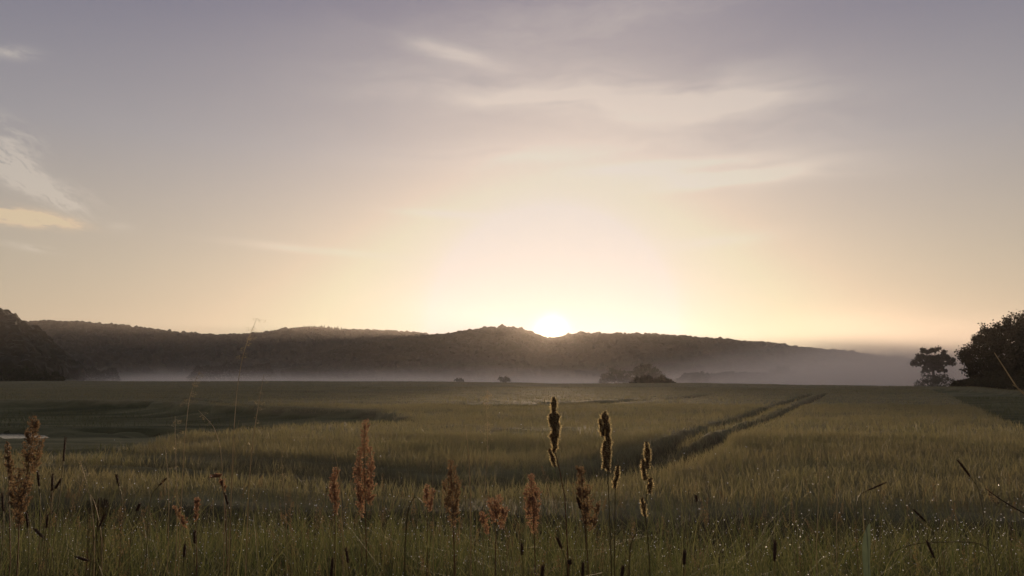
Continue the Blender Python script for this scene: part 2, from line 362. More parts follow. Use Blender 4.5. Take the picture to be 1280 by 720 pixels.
def canopy():
    R = np.geomspace(7.9, 345, 760); A = np.linspace(rad(-52), rad(52), 760)
    x = np.sin(A)[None, :] * R[:, None]; y = np.cos(A)[None, :] * R[:, None]
    m = MEAD(x, y); t = TRACK(x, y)
    end = smooth01(0, -3, np.hypot(x, y) - rfield(x, y))
    z = T(x, y) + CANH(x, y) * end - .3 * (1 - end)
    z = z - .25 * smooth01(8.6, 8.1, y + .5 * np.sin(x * .35) + .2 * np.sin(x * 1.3))
    # water lies open where the hollow is deepest
    o = mesh_np('crop_field', np.stack([x, y, z], -1).reshape(-1, 3), grid_faces(len(R), len(A)), M_canopy, attrs={'meadow': m.ravel(), 'track_and_edge_shade': np.maximum(t * (1 - m), .85 * smooth01(10.0, 9.0, y + .5 * np.sin(x * .35) + .2 * np.sin(x * 1.3))).ravel()})  # near edge band paints the shaded front face of the crop
    stuff(o, 'dense canopy of ripening cereal crop with dark wheel tracks curving across it', 'crop')
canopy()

# ---------------------------------------------------------------- blades (vectorised)
def blades(base, height, width, lean, seg=3, head=False, rng=RNG, tipx=None):
    n = len(base); ph = rng.uniform(0, 2 * math.pi, n); fa = rng.uniform(0, math.pi, n)
    d = np.stack([np.cos(ph), np.sin(ph), np.zeros(n)], -1); w = np.stack([np.cos(fa), np.sin(fa), np.zeros(n)], -1)
    V = np.zeros((n, seg + 1, 2, 3))
    for i in range(seg + 1):
        t = i / seg
        p = base + d * (lean * t**2.2)[:, None]; p[:, 2] += height * (t - .28 * (lean / np.maximum(height, .01)) * t**3)
        wt = (1 - t)**.7 if not head else (.35 if i < seg - 1 else (1.0 if i == seg - 1 else .25))
        ww = w * (width * max(wt, .06) * .5)[:, None]
        V[:, i, 0] = p - ww; V[:, i, 1] = p + ww
    q = np.array([[2 * i, 2 * i + 1, 2 * i + 3, 2 * i + 2] for i in range(seg)])
    Fc = (np.arange(n)[:, None, None] * (2 * (seg + 1)) + q[None]).reshape(-1, 4)
    tips = V[:, seg].mean(1)
    return V.reshape(-1, 3), Fc, np.repeat(rng.random(n), 2 * (seg + 1)), tips
def scatter(n, y0, y1, xk=.80, pw=1.0):
    # uniform over the wedge between two distances
    y = np.sqrt(RNG.uniform(y0**2, y1**2, n)); x = RNG.uniform(-xk, xk, n) * y
    return x, y
def crop_stalks():
    Vs, Fs, As = [], [], []; off = 0
    for (n, y0, y1, wd, hh) in ((160000, 8.2, 20, .0075, .34), (130000, 20, 45, .015, .29), (90000, 45, 120, .04, .24), (70000, 120, 325, .11, .22)):
        x, y = scatter(n, y0, y1)
        k = (MEAD(x, y) < .3) & (RNG.random(n) > TRACK(x, y) * 1.1) & (np.hypot(x, y) < rfield(x, y) - 3) & (RNG.random(n) < .35 + .9 * fbm(x * .5, y * .5, 41))
        x, y = x[k], y[k]; n = len(x)
        kk = (y + .5 * np.sin(x * .35) > 9.6) | (RNG.random(len(x)) < .30); x, y = x[kk], y[kk]; n = len(x)
        c = CANH(x, y); z = T(x, y) + c - .08
        edge = y + .5 * np.sin(x * .35) < 9.6
        z = np.where(edge, T(x, y), z); h = hh * RNG.uniform(.6, 1.15, n); h = np.where(edge, RNG.uniform(.35, .72, n), h)
        V, Fc, A, _ = blades(np.stack([x, y, z], -1), h, np.full(n, wd) * RNG.uniform(.7, 1.3, n), h * RNG.uniform(.05, .5, n), 3, True)
        Vs.append(V); Fs.append(Fc + off); As.append(A); off += len(V)
    o = mesh_np('crop_stalks', np.concatenate(Vs), np.concatenate(Fs), M_crop, attrs={'rnd': np.concatenate(As)})
    stuff(o, 'countless brownish green cereal stalks and ears standing above the crop canopy', 'crop')
crop_stalks()
def meadow_grass():
    x, y = scatter(90000, 16, 70, .95)
    k = MEAD(x, y) > .6; k &= segdist(x, y + .8, CHAN) > 2.3; x, y = x[k], y[k]; n = len(x)
    V, Fc, A, _ = blades(np.stack([x, y, T(x, y)], -1), RNG.uniform(.1, .34, n) * np.clip((segdist(x, y + 3, CHAN) - 3) / 4, .2, 1), np.full(n, .03), RNG.uniform(.02, .15, n), 2)
    o = mesh_np('meadow_grass', V, Fc, M_mead, attrs={'rnd': A}); stuff(o, 'low dark green meadow grass round the stream and along the right field edge', 'grass')
meadow_grass()
TIPS = None
def verge():
    global TIPS
    Vs, Fs, As, Ts = [], [], [], []; off = 0
    for n, y0, y1, h0, h1, w, ln in ((42000, 2.7, 6.4, .10, .50, .0050, .6), (15000, 2.7, 6.2, .35, .74, .0048, .7), (2200, 2.9, 5.6, .55, .95, .0028, .3), (700, 2.9, 4.8, .45, .75, .0065, .6), (3500, 6.0, 7.4, .08, .2, .005, .5)):
        x = RNG.uniform(-1, 1, n) * 6.2; y = RNG.uniform(y0, y1, n)
        k = (np.abs(x) < .85 * y + .6) & (RNG.random(n) < -.25 + 1.9 * fbm(x * 1.6, y * 1.6, 51)); x, y = x[k], y[k]; n = len(x)
        h = RNG.uniform(h0, h1, n) * (.72 + .5 * fbm(x * .9, y * .9, 61)) * (.55 + 1.0 * fbm(x * 2.3, y * 1.2, 66)) * np.clip((1.45 - .18 * y) / .62, .3, 1.2)
        V, Fc, A, tp = blades(np.stack([x, y, T(x, y) - .01], -1), h, np.full(n, w) * RNG.uniform(.6, 1.4, n), h * RNG.uniform(.05, ln * 1.6, n), 5)
        Vs.append(V); Fs.append(Fc + off); As.append(A); Ts.append(tp); off += len(V)
    TIPS = np.concatenate(Ts)
    o = mesh_np('verge_grass', np.concatenate(Vs), np.concatenate(Fs), M_verge, attrs={'rnd': np.concatenate(As)})
    stuff(o, 'tangled dewy green verge grass along the bottom of the view', 'grass')
verge()
def panicles():
    rng = np.random.default_rng(77); m = MB(); k_ = 0
    while k_ < 330:
        y = rng.uniform(2.9, 5.3); x = rng.uniform(-1, 1) * .74 * y
        if rng.random() > .15 + 1.3 * float(fbm(np.array([x * 1.3]), np.array([y * 1.3]), 83)[0]) * (1.0 if x < .6 else .55): continue
        k_ += 1; z0 = float(T(x, y)); h = rng.uniform(.40, .78) * np.clip((1.62 - .2 * y) / .75, .4, 1.2); ln = rng.normal(0, .10); ly = rng.normal(0, .06)
        P = [Vector((x + ln * t**2, y + ly * t**2, z0 + h * t)) for t in (0, .3, .6, .8, .92, 1.0)]
        m.tube(P, [.0010, .0009, .0008, .0006, .0005, .0003], 4)
        R = rng.uniform(.006, .020); L = rng.uniform(.05, .13); b0 = P[-1] - (P[-1] - P[-3]).normalized() * L
        m.add(*florets([b0, P[-1]], lambda t: R * (1.05 - t), int(rng.uniform(40, 130)), .0052, .0022, rng, .5, 7))
    o = m.build('fine_grasses', M_fine, smooth=False); stuff(o, 'thin reddish brown grass panicles mixed through the verge', 'grass')
def dew():
    bm = bmesh.new(); bmesh.ops.create_icosphere(bm, subdivisions=1, radius=1.0)
    bv = np.array([v.co[:] for v in bm.verts]); bf = np.array([[v.index for v in f.verts] for f in bm.faces]); bm.free()
    ix = RNG.choice(len(TIPS), 4200, replace=False); P = TIPS[ix]
    r = RNG.uniform(.0012, .0027, len(P)) * (P[:, 1] / 3.5)
    V = (bv[None] * r[:, None, None] + P[:, None]).reshape(-1, 3); Fc = (bf[None] + (np.arange(len(P)) * len(bv))[:, None, None]).reshape(-1, 3)
    o = mesh_np('dew_drops', V, Fc, dew_mat()); stuff(o, 'tiny bright dew drops hanging on the tips of the verge grass', 'dew')
dew()

# ---------------------------------------------------------------- hills with forest
def crest_z(px, row, r): v = ray(px, row); return CAMZ + r * v[2] / math.hypot(v[0], v[1])
HILLS = {
 'A': dict(pts=[(-700, 380), (-300, 392), (30, 404), (60, 401), (100, 403), (150, 407), (200, 413), (240, 417), (270, 419), (300, 418), (330, 416), (355, 411), (400, 409), (425, 412), (460, 413.5), (510, 415), (540, 419), (640, 424), (800, 440), (1000, 470), (1200, 473)], r=1500, foot=820, back=2300, th=10),
 'B': dict(pts=[(250, 474), (380, 450), (440, 432), (500, 423), (550, 419), (570, 416), (600, 412), (636, 409.5), (652, 412), (668, 418), (682, 423), (698, 423), (712, 419), (735, 417.5), (760, 418), (800, 418), (850, 420.5), (900, 424), (950, 429), (1000, 435), (1050, 439), (1080, 443), (1100, 446), (1130, 450), (1160, 459), (1200, 470), (1250, 478)], r=950, foot=560, back=1500, th=9),
 'C': dict(pts=[(-700, 350), (-200, 372), (0, 388), (15, 394), (26, 404), (42, 412), (54, 420), (68, 433), (84, 448), (112, 466), (150, 478)], r=640, foot=430, back=1000, th=9)}
def px_of(a): return 640 + F * np.tan(a) / cp * 1.0
def hill_fn(h):
    P = h['pts']; az = [math.atan2(*ray(a, b)[:2]) for a, b in P]; zz = [crest_z(a, b, h['r']) - h['th'] for a, b in P]
    def fn(a, r):
        rc = h['r'] * (1 + .06 * np.sin(a * 7 + h['r']))
        zc = (np.interp(a, az, zz) + 2.4) * rc / h['r']
        up = smooth01(h['foot'], rc, r); dn = smooth01(h['back'], rc, r)
        return -2.6 + np.maximum(zc, -3) * np.where(r < rc, up**.85, dn)
    return fn, min(az), max(az)
def ico(k):
    bm = bmesh.new(); bmesh.ops.create_icosphere(bm, subdivisions=k, radius=1.0)
    v = np.array([x.co[:] for x in bm.verts]); f = np.array([[x.index for x in q.verts] for q in bm.faces]); bm.free(); return v, f
IV, IF = ico(2)
def hills():
    for key, h in HILLS.items():
        fn, a0, a1 = hill_fn(h)
        A = np.linspace(a0, a1, 420); R = np.concatenate([np.linspace(h['foot'] - 20, h['r'] * 1.1, 60), np.linspace(h['r'] * 1.12, h['back'] + 20, 20)])
        a, r = np.meshgrid(A, R); z = fn(a, r) + 3 * (fbm(a * 60, r * .01, 5) - .5)
        edge = (r <= h['foot'] - 19) | (r >= h['back'] + 19); z = np.where(edge, -6, z)
        o = mesh_np('hills', np.stack([np.sin(a) * r, np.cos(a) * r, z], -1).reshape(-1, 3), grid_faces(len(R), len(A)), M_ground); struct(o)
        # crowns
        vis0, vis1 = max(a0, rad(-40)), min(a1, rad(40))
        n = {'A': 9000, 'B': 9500, 'C': 2600}[key]
        a = RNG.uniform(vis0, vis1, n); rc = h['r'] * (1 + .06 * np.sin(a * 7 + h['r']))
        lo = h['foot'] + (40 if key != 'A' else 120); r = lo + (rc * 1.06 - lo) * RNG.random(n)**.8
        ex = n // 5; r[:ex] = rc[:ex] * RNG.uniform(.985, 1.015, ex)
        z = fn(a, r); k = z > 1.5; a, r, z = a[k], r[k], z[k]; n = len(a)
        s = RNG.uniform(3.0, 5.4, n) * (.8 + .7 * fbm(a * 55, r * .02, 91)); hs = s * RNG.uniform(.9, 1.35, n)
        zc = z + h['th'] - 1.2 + 2.4 * (fbm(a * 38, r * .015, 93) - .45) - hs * .9 + RNG.normal(0, 1.1, n)
        V = IV[None] * (1 + RNG.uniform(-.28, .28, (n, len(IV), 1)))
        con = (key == 'A') & (np.abs(a - math.atan2(*ray(405, 408)[:2])) < .028) & (np.abs(r - rc.mean()) < 120)
        V = V * np.stack([s, s, hs], -1)[:, None]
        if key == 'A':
            V[con, :, :2] *= np.clip(.55 - .45 * IV[:, 2], .05, 1)[None, :, None] ; V[con, :, 2] *= 1.35
        V = V + np.stack([np.sin(a) * r, np.cos(a) * r, zc], -1)[:, None]
        Fc = (IF[None] + (np.arange(n) * len(IV))[:, None, None]).reshape(-1, 3)
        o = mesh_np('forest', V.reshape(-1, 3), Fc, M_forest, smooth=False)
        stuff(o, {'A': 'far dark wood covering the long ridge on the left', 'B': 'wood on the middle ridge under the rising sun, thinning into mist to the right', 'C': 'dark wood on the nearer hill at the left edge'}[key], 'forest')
hills()

# ---------------------------------------------------------------- trees and bushes
def leaf_quads(C, size, rng, flat=.0):
    n = len(C); a = rng.normal(size=(n, 3)); a[:, 2] *= (1 - flat); a /= np.linalg.norm(a, axis=1)[:, None]
    b = rng.normal(size=(n, 3)); b -= a * (a * b).sum(1)[:, None]; b /= np.linalg.norm(b, axis=1)[:, None]
    s = size * rng.uniform(.6, 1.4, n)[:, None]; a = a * s * .5; b = b * s * .33
    V = np.stack([C - a, C + b, C + a, C - b], 1).reshape(-1, 3)
    return V, np.arange(4 * n).reshape(-1, 4)
def tree(name, label, cat, px, Y, clumps, trunk, leaf, per, mat, base_row=None, group=None, seed=0, limbs=True, z0=None):
    """clumps: (dx, dz, r[, squash]) in metres relative to base centre; depth spread is filled in"""
    rng = np.random.default_rng(seed + 100); c = at(px, 472, Y); x0 = c.x; zb = float(T(x0, Y)) if z0 is None else z0
    root = thing(name, label, cat, (x0, Y, zb), group)
    W_ = max(abs(q[0]) + q[2] for q in clumps); pts = []; cl = []
    for q in clumps:
        dx, dz, r = q[:3]; sq = q[3] if len(q) > 3 else .8
        depth = math.sqrt(max(W_**2 - dx**2, 0)) * .8
        m = max(1, int(round(depth / r)))
        for k in range(m):
            dy = 0 if m == 1 else (k / (m - 1) - .5) * 2 * depth
            sh = 1 - .25 * (abs(dy) / W_ if W_ else 0)
            cx, cy, cz = dx * 1.0 + rng.normal(0, r * .18), dy + rng.normal(0, r * .2), dz * sh + rng.normal(0, r * .1)
            cl.append((cx, cy, cz, r, sq))
    for cx, cy, cz, r, sq in cl:
        nsub = 9
        sub = rng.normal(size=(nsub, 3)); sub /= np.linalg.norm(sub, axis=1)[:, None]; sub *= r * rng.uniform(.45, .95, nsub)[:, None]; sub[:, 2] *= sq
        for s_ in sub:
            k = int(per * rng.uniform(.6, 1.3)); g = rng.normal(size=(k, 3)) * r * .20; pts.append(np.array([cx, cy, cz]) + s_ + g)
    P = np.concatenate(pts); P = P[P[:, 2] > .05]
    V, Fc = leaf_quads(P, leaf, rng)
    mesh_np('crown' if trunk else 'foliage', V, Fc, mat, root, smooth=False)
    m = MB(); 
    if trunk:
        th, tr = trunk
        m.tube([(0, 0, -.3), (tr * .3, 0, th * .4), (-tr * .2, 0, th)], [tr * 1.25, tr, tr * .8], 8)
        m.build('trunk', M_bark, root); lm = MB()
        for cx, cy, cz, r, sq in cl:
            if cz < th * .8: continue
            mid = Vector((cx * .45, cy * .45, th + (cz - th) * .35)); lm.tube([(0, 0, th * .8), mid, (cx, cy, cz)], [tr * .5, tr * .28, tr * .08], 5)
        if lm.n: lm.build('limbs', M_bark, root)
    else:
        for cx, cy, cz, r, sq in cl[:8]:
            m = MB(); m.tube([(cx * .1, cy * .1, -.3), (cx * .7, cy * .7, cz * .6), (cx, cy, cz)], [.12, .07, .03], 5); m.build('stem', M_bark, root)
    return root
k130 = 130 / F
oak = [(-7.6, 3.8, 2.0), (-8.4, 5.6, 1.9), (-7.4, 7.4, 2.1), (-6.1, 8.8, 1.9), (-3.6, 11.4, 2.0), (-1.4, 12.8, 2.0), (1.5, 13.3, 2.2), (4.5, 12.2, 2.4), (7, 9.5, 2.6), (8, 6, 2.5),
       (-5.0, 6.2, 2.6), (-2.5, 8.2, 2.8), (1, 9.6, 3.), (4, 8, 3.), (-4.4, 4.2, 2.1), (-1, 5.5, 2.8), (3, 5, 2.8), (-2.2, 3.2, 1.7), (-4.4, 10.2, 1.5), (-8.9, 4.6, 1.0), (-6.6, 2.7, 1.2)]
tree('oak_tree', 'large black-brown oak cut off by the right edge of the view', 'tree', 1297, 130, oak, (3.5, .55), .36, 85, M_leafdark, seed=1)
par = []
for q in [(-5.6, 6.6, 1.1, .55), (-4.6, 7.9, 1.2, .55), (-3.1, 9.1, 1.3, .5), (-1.4, 9.9, 1.3, .5), (.5, 10.0, 1.3, .5), (2.3, 9.6, 1.4, .5), (4.0, 8.7, 1.3, .5), (5.3, 7.5, 1.2, .5), (6.0, 6.3, 1.1, .55), (-1.6, 7.6, 1.2, .6), (.9, 7.4, 1.3, .6), (-3.2, 7.4, .9, .5), (3.2, 7.2, 1., .5), (0, 5.7, 1.1), (-.9, 4.7, .8), (1.3, 4.7, .8)]: par.append((q[0] * .76, q[1] + 3.6, q[2] * .9, *q[3:]))
tree('spreading_tree', 'umbrella shaped tree standing alone in the mist left of the big dark oak', 'tree', 1167, 225, par, (8.6, .42), .42, 26, M_leafdark, seed=2)
tree('bush', 'rounded bush round the foot of the umbrella shaped tree', 'bush', 1168, 221, [(-2.8, 3.6, 1.6), (-1.3, 5.4, 1.6), (.8, 5.9, 1.6), (2.6, 4.4, 1.6), (0, 3.2, 1.9), (-3, 1.6, 1.5), (3.2, 1.7, 1.5), (0, 1.2, 1.8)], None, .4, 30, M_bush, seed=3)
tree('bush', 'left one of the touching pair of dark low bushes at the field edge', 'bush', 803, 262, [(-2.2, 2.2, 1.8), (0, 3.7, 1.9), (2.3, 3., 1.8), (.2, 1.6, 2.2), (2.8, 1., 1.6), (-2.8, 1, 1.5)], None, .5, 40, M_leafdark, seed=4, group='pair of bushes at the field edge', z0=-1.2)
tree('bush', 'flatter right one of the touching pair of low bushes', 'bush', 826, 264, [(-2.0, 2.0, 1.7), (0.2, 2.9, 1.8), (2.5, 2.2, 1.7), (.2, 1.1, 1.9), (3.4, 1., 1.4)], None, .5, 40, M_leafdark, seed=5, group='pair of bushes at the field edge', z0=-1.2)
tree('bush', 'round dark bush standing above the misty hedge, right of the tree clump', 'bush', 874, 420, [(-2.4, 3.4, 2.2), (0, 5.4, 2.4), (2.6, 4.2, 2.2), (0, 2.4, 2.6), (-3, 1.5, 2.), (3, 1.6, 2.)], None, .8, 24, M_bush, seed=6)
tree('tree', 'broad hazy tree behind the touching pair of bushes', 'tree', 806, 395, [(-4.5, 7, 3.), (0, 10.6, 3.), (3.6, 8.6, 2.9), (6.8, 5.6, 2.6), (-6, 4., 2.8), (0, 5.5, 3.4), (4, 4.2, 2.8), (8.5, 3., 2.1)], (4, .4), .9, 24, M_bush, seed=7, group='hazy trees below the sunlit ridge')
tree('tree', 'low faint tree left of the broad hazy tree below the ridge', 'tree', 768, 410, [(-4, 5, 2.6), (0, 7.0, 2.7), (4, 5.6, 2.6), (0, 4, 3.4), (-6.5, 3.2, 2.5), (7, 4, 3)], (3, .35), .9, 24, M_bush, seed=8, group='hazy trees below the sunlit ridge')
tree('tree', 'taller faint tree standing behind the misty hedge', 'tree', 943, 600, [(-5.5, 8, 4), (0, 15, 4.4), (6, 11, 4.2), (0, 7, 5), (-8, 4.4, 3.4), (8, 5, 3.6)], (5, .5), 1.3, 22, M_bush, seed=9, group='faint trees in the mist')
tree('tree', 'faint low tree in the mist at the right end of the hedge', 'tree', 976, 470, [(-5, 4, 2.6), (0, 6.2, 2.9), (5, 5, 2.6), (0, 3, 3.), (-7.5, 2.4, 2.)], (2.5, .35), 1., 22, M_bush, seed=10, group='faint trees in the mist')
tree('tree', 'small pointed tree where the wooded ridge ends in the mist', 'tree', 1121, 860, [(-4.5, 14, 4), (0, 19, 3.6), (2, 22.5, 2.6), (5.5, 14, 4.5), (0, 9, 5.5), (9, 8, 4.), (12, 4, 3.)], (8, .5), 1.6, 22, M_bush, seed=11)
tree('bush', 'tiny lone bush in the mist near the middle of the field edge', 'bush', 574, 400, [(-1.2, 1.6, 1.1), (.6, 2., 1.2), (1.8, 1.2, .9)], None, .5, 20, M_bush, seed=12, z0=-.6)
tree('bush', 'small blurred bush in the sun glow just left of below the sun', 'bush', 630, 395, [(-1.6, 2.2, 1.4), (.6, 3., 1.5), (2.2, 1.8, 1.3), (0, 1.2, 1.5)], None, .5, 20, M_bush, seed=13, z0=-.6)
tree('bush', 'dark rounded bush below the wooded hill at the left edge', 'bush', 24, 345, [(-4, 6, 3.), (0, 9.3, 3.2), (4.2, 6.5, 3.), (0, 4.4, 3.7), (-6, 2.8, 2.6), (6, 2.8, 2.6)], None, .9, 26, M_bush, seed=14)
tree('bush', 'low dark bush right of the bigger rounded bush at the left edge', 'bush', 60, 350, [(-2.4, 5.4, 2.2), (1, 7.2, 2.3), (4., 4.4, 2.2), (0, 3, 2.8)], None, .8, 24, M_bush, seed=15)
def hedge(name, label, P0, P1, h, w, leaf, n, mat, seed, rag=.5):
    rng = np.random.default_rng(seed); a = Vector(P0); b = Vector(P1); L = (b - a).length
    root = thing(name, label, 'hedge', tuple(a)); t = rng.random(n); s = L * t
    top = h * (.65 + rag * fbm(s * .12, s * 0 + seed, seed)) * (np.clip(np.minimum(t, 1 - t) * 12, .25, 1)**.7 if a.y > 250 else 1) ; g = rng.normal(size=(n, 3))
    dirv = (b - a) / L; pv = Vector((-dirv.y, dirv.x, 0)).normalized()
    zz = top * rng.random(n)**.6; off = rng.uniform(-1, 1, n) * w * np.sqrt(np.clip(1 - (zz / (top + .3))**2, .1, 1))
    zb = T(a.x + dirv.x * s, a.y + dirv.y * s) if a.y < 250 else np.full(n, a.z)
    P = np.stack([dirv.x * s + pv.x * off, dirv.y * s + pv.y * off, zb - a.z + zz], -1) + g * leaf * .3
    V, Fc = leaf_quads(P, leaf, rng); mesh_np('foliage', V, Fc, mat, root, smooth=False)
    m = MB()
    for k in np.linspace(.02, .98, 14): q = dirv * (L * k); z_ = float(zb[int(k * n) % n] if a.y >= 250 else T(a.x + q.x, a.y + q.y)) - a.z; m = MB(); m.tube([(q.x, q.y, z_ - .1), (q.x + .1, q.y, z_ + h * .5)], [.08, .04], 5); m.build('stem', M_bark, root)
def gp(px, Y, z): c = at(px, 472, Y); return (c.x, Y, z)
hedge('hedge', 'long low hedge in the mist running right from the round bush', gp(846, 440, -.5), gp(966, 450, -.3), 5.6, 2.0, .9, 7000, M_leafdark, 3)
hedge('hedge', 'thin dark hedge line in front of the far wood at the left', gp(235, 640, -2.6), gp(345, 640, -2.6), 17, 4, 1.4, 5200, M_hedge, 5)
hedge('hedge', 'faint broken hedge at the foot of the left ridge, right of the left hill', gp(68, 560, -2.6), gp(150, 600, -2.6), 8., 3, 1.3, 3600, M_hedge, 6, 1.3)
hedge('hedge', 'dark rough hedge bottom beneath the oak at the right edge', gp(1192, 150, 0.), gp(1420, 62, 0.), 1.7, 1.1, .22, 26000, M_hedge, 7, .9)
hedge('hedge', 'tall dark undergrowth directly below the oak crown', gp(1232, 126, 0.), gp(1330, 118, 0.), 3.0, 2.2, .34, 9000, M_hedge, 8, .9)

# ---------------------------------------------------------------- foreground plants
def base_pt(px, row, Y):
    p = at(px, row, Y); return Vector((p.x, Y, float(T(p.x, Y))))
def florets(axis, prof, n, ln, wd, rng, up=.4, whorl=0):
    """small petals round an axis (list of Vectors); prof(t) gives radius"""
    A = np.array([tuple(p) for p in axis]); L = len(A) - 1
    t = rng.random(n)
    if whorl: t = np.clip((np.floor(t * whorl) + .5 + rng.normal(0, .22, n)) / whorl, 0, 1)
    f = t * L; i = np.minimum(f.astype(int), L - 1); fr = (f - i)[:, None]; c = A[i] * (1 - fr) + A[i + 1] * fr
    th = rng.uniform(0, 2 * math.pi, n); rr = np.array([prof(a) for a in t]) * np.sqrt(rng.uniform(.15, 1, n))
    o = np.stack([np.cos(th), np.sin(th), np.zeros(n)], -1); c = c + o * rr[:, None]
    d = o * (1 - up) + np.array([0, 0, up]) + rng.normal(0, .35, (n, 3)); d /= np.linalg.norm(d, axis=1)[:, None]
    s = np.cross(d, rng.normal(size=(n, 3))); s /= np.linalg.norm(s, axis=1)[:, None]
    l = ln * rng.uniform(.6, 1.3, n)[:, None]; w = wd * rng.uniform(.6, 1.3, n)[:, None]
    V = np.stack([c, c + d * l * .45 + s * w * .5, c + d * l, c + d * l * .45 - s * w * .5], 1).reshape(-1, 3)
    return V, np.arange(4 * n).reshape(-1, 4)
def bez(p, q, bow, k=8):
    p, q = Vector(p), Vector(q); return [p.lerp(q, i / k) + Vector((bow * math.sin(math.pi * i / k), 0, 0)) for i in range(k + 1)]
def flower_plant(name, label, cat, Y, stem_px, lobes, mat, smat, group, seed, kind='sorrel', root_dx=0):
    """stem_px: (px,row) top->bottom; lobes: (px0,row0 top, px1,row1 bottom, radius px)"""
    rng = np.random.default_rng(seed + 500); k = Y / F
    b = base_pt(stem_px[-1][0] + root_dx, stem_px[-1][1], Y); root = thing(name, label, cat, tuple(b), group)
    pts = [at(a, r, Y) - b for a, r in stem_px] + [Vector((0, 0, -.02))]
    m = MB(); n = len(pts); m.tube(pts, [.0011 + .0016 * i / (n - 1) for i in range(n)], 6); m.build('stem', smat, root)
    for (x0, r0, x1, r1, rp) in lobes:
        a, c = at(x0, r0, Y) - b, at(x1, r1, Y) - b; dep = rng.uniform(-.5, .5) * rp * k * 1.2
        a.y += dep; c.y += dep * .3; L = (a - c).length; R = rp * k * (.76 if kind == 'sorrel' else .86)
        hb = MB(); ax = [c.lerp(a, i / 6) + Vector((rng.normal(0, R * .12), rng.normal(0, R * .12), 0)) for i in range(7)]; ax[-1] = a
        ph = rng.uniform(0, 6)
        if kind == 'sorrel':
            prof = lambda t: R * (.30 + .75 * math.sin(math.pi * (.12 + .80 * (1 - t))) ) * (.75 + .25 * math.sin(t * 23 + ph)) if t < .97 else R * .15
            nf = int(90 + 0.85e5 * L * R); hb.add(*florets(ax, prof, min(nf, 2600), .0065, .0048, rng, .45, 13))
            for j in range(15):      # side branches
                t = rng.uniform(.05, .75); p = c.lerp(a, t); th = rng.uniform(0, 6.28); q_ = rng.uniform(.8, 1.5); e = p + Vector((math.cos(th) * R * q_, math.sin(th) * R * q_, L * rng.uniform(.12, .3)))
                hb.tube([p, (p + e) / 2 - Vector((0, 0, L * .02)), e], [.0007, .0006, .0004], 4)
                hb.add(*florets([p.lerp(e, .35), e], lambda t: R * .13, 34, .0058, .0040, rng, .5))
        else:
            prof = lambda t: R * max(.12, (.55 + .45 * math.sin(math.pi * (.1 + .85 * t)))) * (.8 + .2 * math.sin(t * 11 + ph)) * (1 if t < .93 else .5)
            nf = int(500 + 9e5 * L * R); hb.add(*florets(ax, lambda t: prof(t) * .62, min(nf, 2600), .0055, .0030, rng, .6)); ob = MB(); ob.add(*florets(ax, lambda t: prof(t) * 1.0, min(nf, 3000) // 4, .0085, .0016, rng, .3)); ob.build('bristles', M_pale, root, smooth=False)
        hb.tube(ax, [.001] * 7, 5)
        hb.build('seed_head' if kind != 'sorrel' else 'flower_spike', mat if kind == 'sorrel' else M_core, root, smooth=False)
    return root
G1 = 'red flowering sorrel stalks rising from the verge'
fp = flower_plant
fp('sorrel_plant', 'tallest rust red sorrel left of centre, narrow top above side spikes', 'wildflower', 3.3, [(455, 528), (455, 580), (457, 640), (458, 700)],
   [(455, 525, 456, 572, 6.5), (449, 560, 451, 598, 6), (463, 558, 464, 604, 6.5), (445, 583, 449, 622, 6.5), (456, 586, 457, 626, 7.5), (464, 600, 462, 632, 6), (451, 612, 452, 648, 6)], M_sorrel, M_rstem, G1, 1)
fp('sorrel_plant', 'slim red sorrel standing just left of the tallest left-of-centre sorrel', 'wildflower', 3.35, [(419, 585), (418, 620), (419, 700)], [(420, 584, 418, 616, 6), (415, 604, 416, 628, 5.5), (421, 612, 420, 644, 4.5)], M_sorrel, M_rstem, G1, 2)
fp('sorrel_plant', 'orange-brown cone shaped sorrel left of below the sun', 'wildflower', 3.1, [(564, 578), (566, 640), (568, 700)], [(563, 575, 565, 618, 8), (556, 600, 561, 640, 6.5), (571, 596, 570, 640, 7), (565, 618, 567, 660, 9)], M_sorrel_b, M_rstem, G1, 3)
fp('sorrel_plant', 'broad red cone shaped sorrel below and left of the tallest sunlit seed head', 'wildflower', 3.1, [(664, 594), (667, 650), (669, 705)], [(664, 592, 665, 634, 7.5), (658, 612, 661, 650, 6.5), (671, 610, 671, 650, 6.5), (665, 628, 668, 668, 9)], M_sorrel, M_rstem, G1, 4)
fp('sorrel_plant', 'leaning brown topped sorrel with orange side sprays between the two tallest sunlit heads', 'wildflower', 3.0, [(727, 588), (731, 640), (735, 705)], [(727, 584, 727, 618, 6.5), (724, 610, 729, 638, 5.5), (735, 606, 735, 648, 7.5), (749, 626, 740, 662, 5.5), (731, 630, 735, 664, 7)], M_sorrel_b, M_rstem, G1, 5)
fp('sorrel_plant', 'tall ragged rust brown sorrel at the far left edge with feathery branches', 'wildflower', 2.9, [(40, 522), (36, 580), (24, 650), (22, 705)],
   [(44, 520, 40, 562, 7), (33, 536, 34, 580, 8), (50, 545, 44, 590, 8), (36, 566, 34, 608, 10), (24, 585, 22, 630, 9), (36, 596, 30, 640, 9), (14, 604, 18, 642, 7), (24, 624, 24, 660, 9)], M_sorrel_b, M_rstem, G1, 6)
fp('sorrel_plant', 'short dull red sorrel between the orange-brown cone and the broad red cone', 'wildflower', 3.3, [(622, 625), (620, 660), (619, 705)], [(615, 622, 616, 654, 6.5), (624, 618, 622, 650, 6.5), (602, 640, 608, 668, 6), (632, 634, 627, 662, 5.5)], M_sorrel, M_rstem, G1, 7)
fp('sorrel_plant', 'faint small pinkish sorrel left of the orange-brown cone', 'wildflower', 3.8, [(534, 608), (534, 660), (534, 700)], [(533, 606, 534, 634, 5.5), (541, 610, 537, 640, 4)], M_sorrel, M_rstem, G1, 8)
